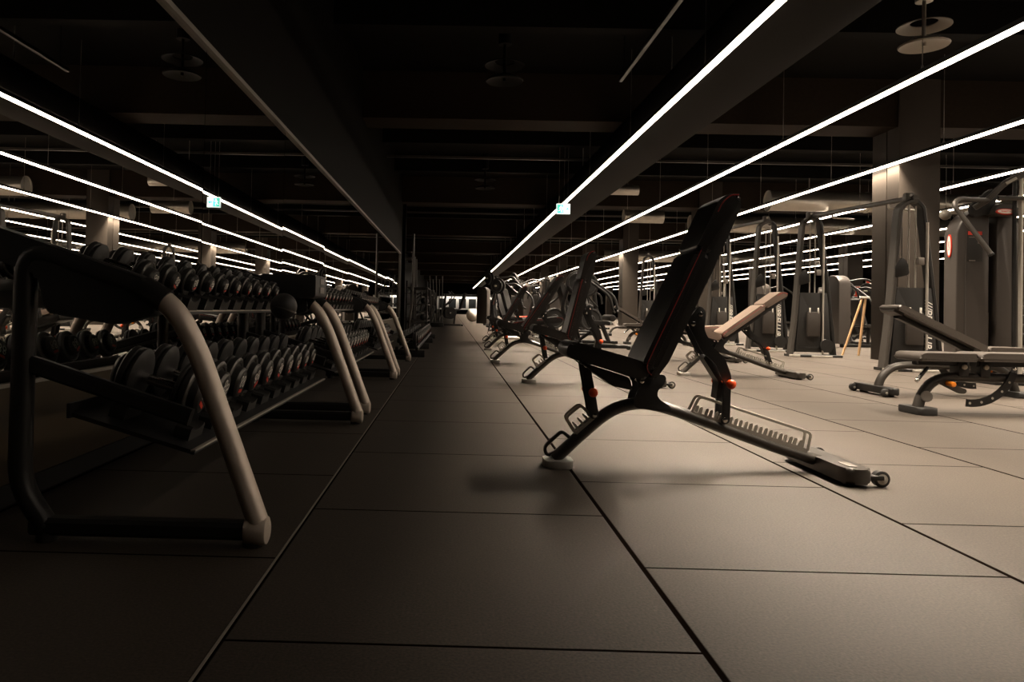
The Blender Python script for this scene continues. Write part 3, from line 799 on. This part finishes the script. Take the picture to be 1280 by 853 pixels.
# ------------------------------------------------------------------ tall rounded pulley machine at the right
t = thing('lat_machine', 'tall taupe rounded weight stack machine with red oval badge at right', 'weight machine', (6.01, 8.42, 0))
def half(x0, x1, left):
    n = 10; pts = [(x0, .1), (x1, .1)]
    cx, rr = (0, .405)
    top = []
    for k in range(n + 1):
        x = x1 + (x0 - x1) * k / n
        top.append((x, 1.60 + math.sqrt(max(0, 1 - (x / .372) ** 2)) * .36))
    return pts + top
for x0, x1 in ((-.365, .0), (.08, .365)):
    m = MB().prism(half(x0, x1, x0 < 0), (1, 0, 0), (0, 0, 1), (0, 0, 0), .22, .02, 3)
    s = m.build('shroud', M['shroud'], t)
    MB().bar([(x0 + .1 if x0 < 0 else x1 - .1, -.113, .2), (x0 + .1 if x0 < 0 else x1 - .1, -.113, 1.7)], .012, .012, (0, 1, 0)).build('shroud_rib', M['steel'], s)
MB().box((.04, .06, .95), (.1, .08, 1.7)).build('weight_stack', M['black_plate'], t)
q = MB()
for k in range(9): q.box((.04, .012, .32 + .045 * k), (.05, .012, .03), bev=.003)
build_each(q, 'stack_label', M['trim'], t)
MB().cyl((.065, .0, .2), (.065, .0, .78), .009, 8).build('selector_rod', M['galv'], t)
# top mount, oval badges, info card
q = MB(); q.prism(outline([(-.06, 1.86), (.25, 1.86), (.2, 1.99), (.0, 1.99)], .05), (1, 0, 0), (0, 0, 1), (0, -.12, 0), .24, .02); q.build('top_mount', M['steel'], t)
def oval(o, ex, ez, a, b, parent, txt=None):
    n = 28
    q = MB(); q.prism([(a * math.cos(2 * PI * k / n), b * math.sin(2 * PI * k / n)) for k in range(n)], ex, ez, o, .014); q = q.build('oval_badge', M['redprint'], parent)
    nn = V(ex).cross(V(ez)).normalized()
    q2 = MB(); q2.prism([(a * .86 * math.cos(2 * PI * k / n), b * .74 * math.sin(2 * PI * k / n)) for k in range(n)], ex, ez, V(o) + nn * .0075, .002); q2.build('badge_field', M['white'], q)
    text_obj('PANATTA', b * .8, 'badge_lettering', M['redprint'], q, V(o) + nn * .0095, ex, ez, .0006, 0, .8)
oval((.07, -.25, 1.895), (1, 0, 0), (0, .3, .954), .105, .034, t)
oval((-.37, .0, 1.53), (0, 0, -1), (0, -1, 0), .13, .036, t)
q = MB(); q.box((-.165, -.112, 1.52), (.17, .004, .34), bev=.001); q = q.build('info_card', M['cover'], t)
MB().box((-.165, -.1155, 1.668), (.155, .003, .04)).build('card_header', M['redprint'], q)
m = MB(); m.box((-.175, -.1155, 1.622), (.11, .002, .008)); m.box((-.12, -.1155, 1.575), (.03, .002, .05)); m.box((-.195, -.1155, 1.36), (.07, .002, .012)); build_each(m, 'card_print', M['trim'], q)
# front post
q = MB(); q.cyl((.2, -.3, .05), (.2, -.3, 2.3), .021, 16); q.build('front_post', M['galv'], t)
q = MB(); q.cyl((.155, -.27, .05), (.155, -.27, 2.3), .021, 12); q.box((.18, -.28, 2.3), (.11, .09, .03), bev=.01); q.build('post_rear', M['dark_steel'], t)
MB().box((.18, -.2, .03), (.7, .5, .06), bev=.01).build('base', M['dark_steel'], t)
# lever and bent handle arms
a = MB(); a.bar(spline([(-.27, -.25, 1.93), (-.16, -.3, 2.02), (-.02, -.32, 2.17), (.1, -.34, 2.25), (.5, -.4, 2.42)], 5), .05, .06, (0, 1, 0)); a = a.build('lever_arm', M['steel'], t)
m = MB(); m.bar([(.0, -.345, 2.19), (.1, -.36, 2.25)], .03, .03, (0, 1, 0)); m.build('lever_plate', M['galv'], a)
a = MB(); a.tube(bend([(-.16, -.3, 2.01), (-.56, -.42, 2.0), (-.64, -.46, 1.93), (-.36, -.62, 1.40)], .09, 8), .026, 12); a.build('handle_arm', M['steel'], t)
a = MB(); a.tube(bend([(-.05, -.3, 2.03), (.35, -.42, 2.03), (.62, -.5, 1.75)], .12, 8), .026, 12); a.build('handle_arm', M['steel'], t)
MB().cyl((-.36, -.62, 1.40), (-.352, -.627, 1.375), .031, 14, bev=.005).build('handle_end', M['dark_steel'], t)
m = MB(); m.prism(outline([(-.22, 1.84), (-.02, 1.88), (.06, 2.12), (-.02, 2.17), (-.26, 1.96)], .04), (1, 0, 0), (0, 0, 1), (0, -.14, 0), .05, .008); m.build('pivot_plate', M['black_plate'], t)
MB().ball((-.335, .13, 1.9), .06, 18).build('end_cushion', M['dial'], t)

# stack of plates on a tree at the right edge
t = thing('plate_tree', 'plate holder with horizontal discs at the right frame edge', 'plate rack', (7.5, 9.6, 0))
MB().cyl((0, 0, .02), (0, 0, 1.0), .03, 14).build('post', M['steel'], t)
MB().cyl((0, 0, 0), (0, 0, .03), .2, 24, bev=.008).build('base', M['dark_steel'], t)
for k, (z, r) in enumerate(((.5, .16), (.62, .16), (.74, .17), (.86, .16))):
    MB().cyl((0, 0, z), (0, 0, z + .035), r, 28, bev=.01).build('disc', M['rubber' if k % 2 == 0 else 'steel'], t)

# ------------------------------------------------------------------ wooden easel behind the columns
t = thing('wooden_easel', 'pale wooden folding trestle standing left of the near column', 'trestle', (7.1, 13.4, 0), 0)
m = MB(); m.bar([(-.03, 0, 0), (.38, .1, 1.06)], .035, .03, (0, 1, 0)); m.build('left_leg', M['wood'], t)
m = MB(); m.bar([(.26, .0, 0), (.43, .1, 1.06)], .035, .03, (0, 1, 0)); m.build('right_leg', M['wood'], t)
m = MB(); m.bar([(.45, .12, 1.06), (.6, .6, 0)], .035, .03, (0, 1, 0)); m.build('rear_leg', M['wood'], t)
m = MB(); m.box((.42, .1, 1.06), (.16, .06, .04), bev=.006); m.build('top_cap', M['whitemat'], t)

# ------------------------------------------------------------------ machines in the middle and far distance
def disc(r, o, ax, parent, name='weight_plate', w=.05):
    m = MB(); m.lathe([(-w / 2, r * .14), (-w / 2, r * .34), (-w * .2, r * .4), (-w * .2, r * .8), (-w / 2, r * .84), (-w / 2, r * .97), (-w * .35, r), (w * .35, r), (w / 2, r * .97), (w / 2, r * .84), (w * .2, r * .8), (w * .2, r * .4), (w / 2, r * .34), (w / 2, r * .14)], o, ax, 28)
    p = m.build(name, M['rubber'], parent)
    m = MB(); m.lathe([(-w / 2 - .004, 0), (-w / 2 - .004, r * .14), (w / 2 + .004, r * .14), (w / 2 + .004, 0)], o, ax, 14); m.build('plate_hub', M['galv'], p)
def press_machine(loc, rz, label, seat='leather', big=.22, tall=1.5):
    t = thing('plate_loaded_machine', label, 'weight machine', loc, rz, 'plate loaded machines')
    Yv = (0, 1, 0)
    MB().bar(bend([(-.75, 0, .04), (.35, 0, .04), (.62, 0, .75), (.45, 0, tall)], .12), .08, .07, Yv).build('main_frame', M['dark_steel'], t)
    for x in (-.72, .3): MB().bar([(x, -.42, .035), (x, .42, .035)], .07, .07, (1, 0, 0)).build('floor_tube', M['dark_steel'], t)
    for sy in (-1, 1):
        a = MB(); a.tube(bend([(.5, sy * .12, tall - .08), (.1, sy * .34, tall - .02), (-.35, sy * .36, tall - .35), (-.42, sy * .34, tall - .62)], .12), .026, 10); a = a.build('press_arm', M['dark_steel'], t)
        a2 = MB(); a2.cyl((-.42, sy * .34, tall - .62), (-.43, sy * .20, tall - .66), .02, 10); a2.build('grip', M['rubber'], a)
        h = MB(); h.cyl((.22, sy * .28, tall - .12), (.22, sy * .62, tall - .12), .024, 10); h.build('plate_horn', M['galv'], a)
        disc(big, (.22, sy * .45, tall - .12), (0, 1, 0), t); disc(big * .8, (.22, sy * .52, tall - .12), (0, 1, 0), t)
        s = MB(); s.bar([(.3, sy * .4, .05), (.5, sy * .14, .8)], .05, .05, (0, 1, 0)); s.build('side_strut', M['dark_steel'], t)
    MB().bar([(.3, 0, .12), (-.12, 0, .42)], .06, .06, Yv).build('seat_post', M['dark_steel'], t)
    MB().prism(outline([(-.36, .44), (-.36, .49), (-.3, .52), (.02, .52), (.04, .44)], .03), (1, 0, 0), (0, 0, 1), (0, 0, 0), .34, .02).build('seat', M[seat], t)
    MB().prism(outline([(.02, .5), (.1, .5), (.32, 1.16), (.30, 1.24), (.24, 1.22)], .04), (1, 0, 0), (0, 0, 1), (0, 0, 0), .3, .02).build('backrest', M['leather'], t)
    return t
def leg_curl(loc, rz, label):
    t = thing('leg_machine', label, 'weight machine', loc, rz, 'leg machines with large discs')
    Yv = (0, 1, 0)
    MB().bar(bend([(-.6, 0, .04), (.5, 0, .04)], .1), .08, .07, Yv).build('floor_beam', M['dark_steel'], t)
    for x in (-.58, .48): MB().bar([(x, -.3, .035), (x, .3, .035)], .07, .06, (1, 0, 0)).build('floor_tube', M['dark_steel'], t)
    MB().bar([(.42, 0, .06), (.12, 0, .75), (.05, 0, 1.25)], .09, .08, Yv).build('upright', M['dark_steel'], t)
    for sy in (-1, 1):
        disc(.24, (-.1, sy * .3, .52), (0, 1, 0), t)
        m = MB(); m.tube(bend([(.1, sy * .12, .8), (-.12, sy * .3, .95), (-.28, sy * .3, 1.2), (-.1, sy * .28, 1.38)], .1), .024, 10); m.build('side_handle', M['dark_steel'], t)
    MB().cyl((-.1, -.36, .52), (-.1, .36, .52), .025, 12).build('plate_axle', M['galv'], t)
    MB().cyl((.42, -.24, .56), (.42, .24, .56), .075, 18, bev=.02).build('roller_pad', M['leather'], t)
    MB().prism(outline([(-.5, .6), (-.5, .67), (.05, .72), (.06, .64)], .03), (1, 0, 0), (0, 0, 1), (0, 0, 0), .36, .02).build('seat', M['leather'], t)
    MB().prism(outline([(-.5, .66), (-.58, .7), (-.78, 1.3), (-.7, 1.34)], .03), (1, 0, 0), (0, 0, 1), (0, 0, 0), .36, .02).build('backrest', M['leather'], t)
    MB().bar([(-.3, 0, .08), (-.35, 0, .6)], .07, .07, Yv).build('seat_post', M['dark_steel'], t)
    return t
def stack_machine(loc, rz, label, red=False):
    t = thing('stack_machine', label, 'weight machine', loc, rz, 'seated weight stack machines')
    Yv = (0, 1, 0)
    n = 10
    poly = [(-.25, .08), (.25, .08)] + [(.25 * math.cos(PI * k / n), 1.45 + .2 * math.sin(PI * k / n)) for k in range(n + 1)]
    m = MB(); m.prism(poly, (0, 1, 0), (0, 0, 1), (.5, 0, 0), .3, .02); s = m.build('stack_housing', M['shroud'], t)
    m = MB(); m.box((.345, 0, .9), (.012, .08, 1.3)); m.build('stack_slot', M['black_plate'], s)
    MB().bar(bend([(.4, 0, .04), (-.7, 0, .04)], .1), .09, .07, Yv).build('floor_beam', M['dark_steel'], t)
    MB().bar([(-.65, -.32, .035), (-.65, .32, .035)], .07, .06, (1, 0, 0)).build('floor_tube', M['dark_steel'], t)
    MB().prism(outline([(-.5, .46), (-.5, .52), (-.08, .54), (-.08, .47)], .03), (1, 0, 0), (0, 0, 1), (0, 0, 0), .36, .02).build('seat', M['redprint' if red else 'leather'], t)
    MB().prism(outline([(-.12, .52), (-.04, .52), (.1, 1.1), (.02, 1.14)], .03), (1, 0, 0), (0, 0, 1), (0, 0, 0), .3, .02).build('backrest', M['leather'], t)
    MB().bar([(-.3, 0, .06), (-.3, 0, .47)], .07, .07, Yv).build('seat_post', M['dark_steel'], t)
    for sy in (-1, 1):
        m = MB(); m.tube(bend([(.4, sy * .16, 1.5), (.1, sy * .4, 1.58), (-.35, sy * .42, 1.35), (-.4, sy * .4, 1.0)], .14), .024, 10); m.build('handle_arm', M['dark_steel'], t)
    return t
press_machine((2.75, 14.3, 0), math.radians(160), 'plate loaded machine just left of the tall dark column, nearest of its kind', big=.24, tall=1.35)
leg_curl((3.05, 16.2, 0), math.radians(10), 'dark leg machine with a large disc beside the small distant utility bench')
leg_curl((2.35, 17.6, 0), math.radians(175), 'leg machine with a large disc seen under the upright backrest of second bench')
press_machine((1.55, 18.6, 0), math.radians(150), 'dark plate loaded machine standing at the aisle end of the bench row', big=.2, tall=1.4)
stack_machine((2.3, 20.5, 0), math.radians(20), 'seated stack machine with a red seat beyond the bench row', True)
press_machine((3.4, 21.2, 0), math.radians(200), 'plate loaded machine beyond the red seated stack machine')
press_machine((1.7, 23.5, 0), math.radians(120), 'plate loaded machine farther along the aisle, behind the dark one', tall=1.8)
stack_machine((3.0, 26.0, 0), math.radians(200), 'tall stack machine standing among the distant machines')
leg_curl((4.6, 25.0, 0), math.radians(60), 'distant leg machine left of the second column foot')
press_machine((2.2, 28.5, 0), math.radians(30), 'distant plate loaded machine, centre of the machine crowd', tall=1.75)
stack_machine((1.6, 32.0, 0), math.radians(240), 'far stack machine at the left edge of the machine crowd')
press_machine((4.2, 33.0, 0), math.radians(100), 'far plate loaded machine near the third column', tall=1.6)
stack_machine((5.6, 29.5, 0), math.radians(170), 'far stack machine right beside the third column')
leg_curl((2.0, 38.0, 0), math.radians(150), 'far leg machine at the end of the aisle on its right')
stack_machine((9.4, 17.2, 0), math.radians(190), 'stack machine seen through the gap beside the wooden trestle')
press_machine((10.6, 19.0, 0), math.radians(120), 'plate loaded machine seen behind the wooden trestle')
stack_machine((9.8, 22.5, 0), math.radians(200), 'stack machine deep behind the cable towers')
press_machine((8.6, 27.0, 0), math.radians(40), 'plate loaded machine deep behind the cable towers', tall=1.7)
stack_machine((12.6, 24.0, 0), math.radians(160), 'stack machine deep in the hall under the red wall signs')

# red and white fire signs on the far column row
for k, (x, y, z, lab) in enumerate(((16.32, 30.45, 1.75, 'lower small red and white fire sign on far column'), (17.0, 30.45, 2.0, 'upper small red and white fire sign on far column'))):
    t = thing('fire_sign', lab, 'sign', (x + .3 - .1 if k else x + .25, y, z))
    MB().box((0, 0, 0), (.42, .02, .46), bev=.004).build('sign_plate', M['white'], t)
    MB().box((0, -.012, 0), (.37, .006, .41)).build('red_field', M['redprint'], t)
    m = MB(); m.box((-.05, -.017, -.03), (.09, .004, .22), bev=.002); m.box((.03, -.017, .1), (.16, .004, .05), bev=.002); m.box((.09, -.017, .03), (.04, .004, .14), bev=.002); m.build('extinguisher_mark', M['white'], t)

# things around the far end of the aisle
t = thing('punching_bag', 'red free standing punching bag far down the aisle', 'punching bag', (1.95, 44, 0))
MB().lathe([(0, .3), (.1, .3), (.16, .2), (.2, .1), (.6, .08)], (0, 0, 0), (0, 0, 1), 24).build('base', M['dark_steel'], t)
MB().lathe([(.0, .1), (.05, .2), (.45, .2), (.62, .3), (.85, .3), (.95, .2), (1.0, .0)], (0, 0, .35), (0, 0, 1), 24).build('bag', M['red'], t)
t = thing('exercise_ball', 'white exercise ball far down the aisle on the floor', 'ball', (1.15, 40, .36))
MB().ball((0, 0, 0), .36, 24).build('ball_shell', M['whitemat'], t)
MB().cyl((0, 0, -.355), (0, 0, -.34), .05, 12).build('valve_cap', M['greyrubber'], t)
tag(MB().box((1.35, 18.0 - .35, .03), (.55, .35, .06), bev=.02).build('foam_block', M['whitemat']), 'small white flat block lying on the floor beside the aisle', 'block')

def storage_shelf(loc, label, n=3):
    t = thing('storage_shelf', label, 'shelf', loc)
    for x, y in ((-.3, 0), (.3, 0), (-.3, 2.4), (.3, 2.4)): MB().bar([(x, y, 0), (x, y, 1.5)], .05, .05, (1, 0, 0)).build('post', M['dark_steel'], t)
    for k in range(n):
        MB().box((0, 1.2, .3 + .5 * k), (.66, 2.5, .03), bev=.005).build('shelf_board', M['steel'], t)
    return t
storage_shelf((-1.05, 21.9, 0), 'black storage shelf of training gear at the far left past the mirrors')
kb = thing('kettlebell', '', 'kettlebell')
MB().ball((0, 0, .1), .1, 16).build('bell', M['rubber'], kb)
MB().tube(spline([(-.06, 0, .17), (-.065, 0, .25), (0, 0, .275), (.065, 0, .25), (.06, 0, .17)], 4), .014, 8).build('handle', M['rim'], kb)
for k in range(14):
    o = kb if k == 0 else copy_tree(kb)
    z = .317 if k < 7 else .817
    o.location = (-.85, 22.1 + .33 * (k % 7), z); o['group'] = 'kettlebells on the far shelf'; o['category'] = 'kettlebell'
    o['label'] = '%s kettlebell from the front on the %s board of far storage shelf' % (ORD[k % 7], 'bottom' if k < 7 else 'middle')

def squat_rack(loc, label, h=2.5):
    t = thing('squat_rack', label, 'squat rack', loc, 0, 'squat racks')
    for x, y in ((-.55, 0), (.55, 0), (-.55, 1.2), (.55, 1.2)): MB().bar([(x, y, 0), (x, y, h)], .07, .07, (1, 0, 0)).build('upright', M['steel'], t)
    for y in (0, 1.2): MB().bar([(-.55, y, h - .04), (.55, y, h - .04)], .07, .07, (0, 1, 0)).build('cross_tube', M['steel'], t)
    for x in (-.55, .55): MB().bar([(x, 0, .04), (x, 1.2, .04)], .07, .07, (1, 0, 0)).build('floor_tube', M['dark_steel'], t)
    MB().cyl((-1.05, -.07, 1.2), (1.05, -.07, 1.2), .014, 10).build('barbell', M['chrome'], t)
    for sx in (-1, 1):
        MB().box((sx * .55, -.06, 1.16), (.06, .09, .05), bev=.008).build('bar_hook', M['dark_steel'], t)
        disc(.22, (sx * .82, -.07, 1.2), (1, 0, 0), t)
    return t
squat_rack((-1.9, 26.0, 0), 'squat rack at the far left past the end of the mirrors')
t = thing('floor_post', 'thin tall dark post standing by the end of the mirrored wall', 'post', (-1.02, 18.9, 0))
MB().tube(spline([(-.08, 0, .02), (-.05, 0, .5), (0, 0, 1.0), (0, 0, 2.6)], 5), .03, 12).build('pole', M['steel'], t)
MB().cyl((-.08, 0, 0), (-.08, 0, .03), .16, 20, bev=.008).build('base', M['dark_steel'], t)
t = thing('bar_holder', 'upright barbell holder with leaning bars at the far left', 'bar rack', (-.55, 27.5, 0))
MB().box((0, 0, .08), (.5, .5, .16), bev=.02).build('base', M['dark_steel'], t)
for k in range(5):
    m = MB(); x = -.18 + .09 * k; m.cyl((x, 0, .1), (x - .12 + .03 * k, .05, 1.9 - .12 * (k % 2)), .018, 10); m.build('bar', M['steel'], t)
leg_curl((-.2, 29.5, 0), math.radians(190), 'dark machine with a curved frame at the far left of the aisle')
press_machine((-1.3, 34.0, 0), math.radians(20), 'far plate loaded machine on the left side of the aisle', tall=1.4)
stack_machine((-1.6, 39.0, 0), math.radians(0), 'far stack machine on the left side of the aisle')
leg_curl((3.6, 45.0, 0), math.radians(40), 'farthest leg machine near the end of the hall')


# ------------------------------------------------------------------ camera, world, view
cam = bpy.data.cameras.new('camera'); co = bpy.data.objects.new('camera', cam); col.objects.link(co)
F, PXc, PYc, YAW, PIT, ROL, HH = 918.93, 552.36, 368.15, .0139, .0189, .0215, .6977
cam.sensor_fit = 'HORIZONTAL'; cam.sensor_width = 36; cam.lens = F / 1280 * 36
cam.shift_x = (640 - PXc) / 1280; cam.shift_y = (PYc - 426.5) / 1280
f = V((-math.sin(YAW) * math.cos(PIT), math.cos(YAW) * math.cos(PIT), math.sin(PIT)))
r = V((math.cos(YAW), math.sin(YAW), 0)); u = r.cross(f)
r2 = r * math.cos(ROL) + u * math.sin(ROL); u2 = -r * math.sin(ROL) + u * math.cos(ROL)
mw = Matrix((r2, u2, -f)).transposed().to_4x4(); mw.translation = V((0, 0, HH)); co.matrix_world = mw
cam.clip_start = .02; cam.clip_end = 300
sc.camera = co
wd = bpy.data.worlds.new('world'); sc.world = wd; wd.use_nodes = True
wd.node_tree.nodes['Background'].inputs[0].default_value = (0, 0, 0, 1); wd.node_tree.nodes['Background'].inputs[1].default_value = 0
vs = sc.view_settings
vs.view_transform = 'Standard'; vs.look = 'None'; vs.gamma = 1; vs.exposure = 0; vs.use_curve_mapping = False
sc.cycles.max_bounces = 6; sc.cycles.glossy_bounces = 4; sc.cycles.diffuse_bounces = 3
sc.cycles.use_denoising = True; sc.cycles.use_light_tree = True
sc.cycles.caustics_reflective = False
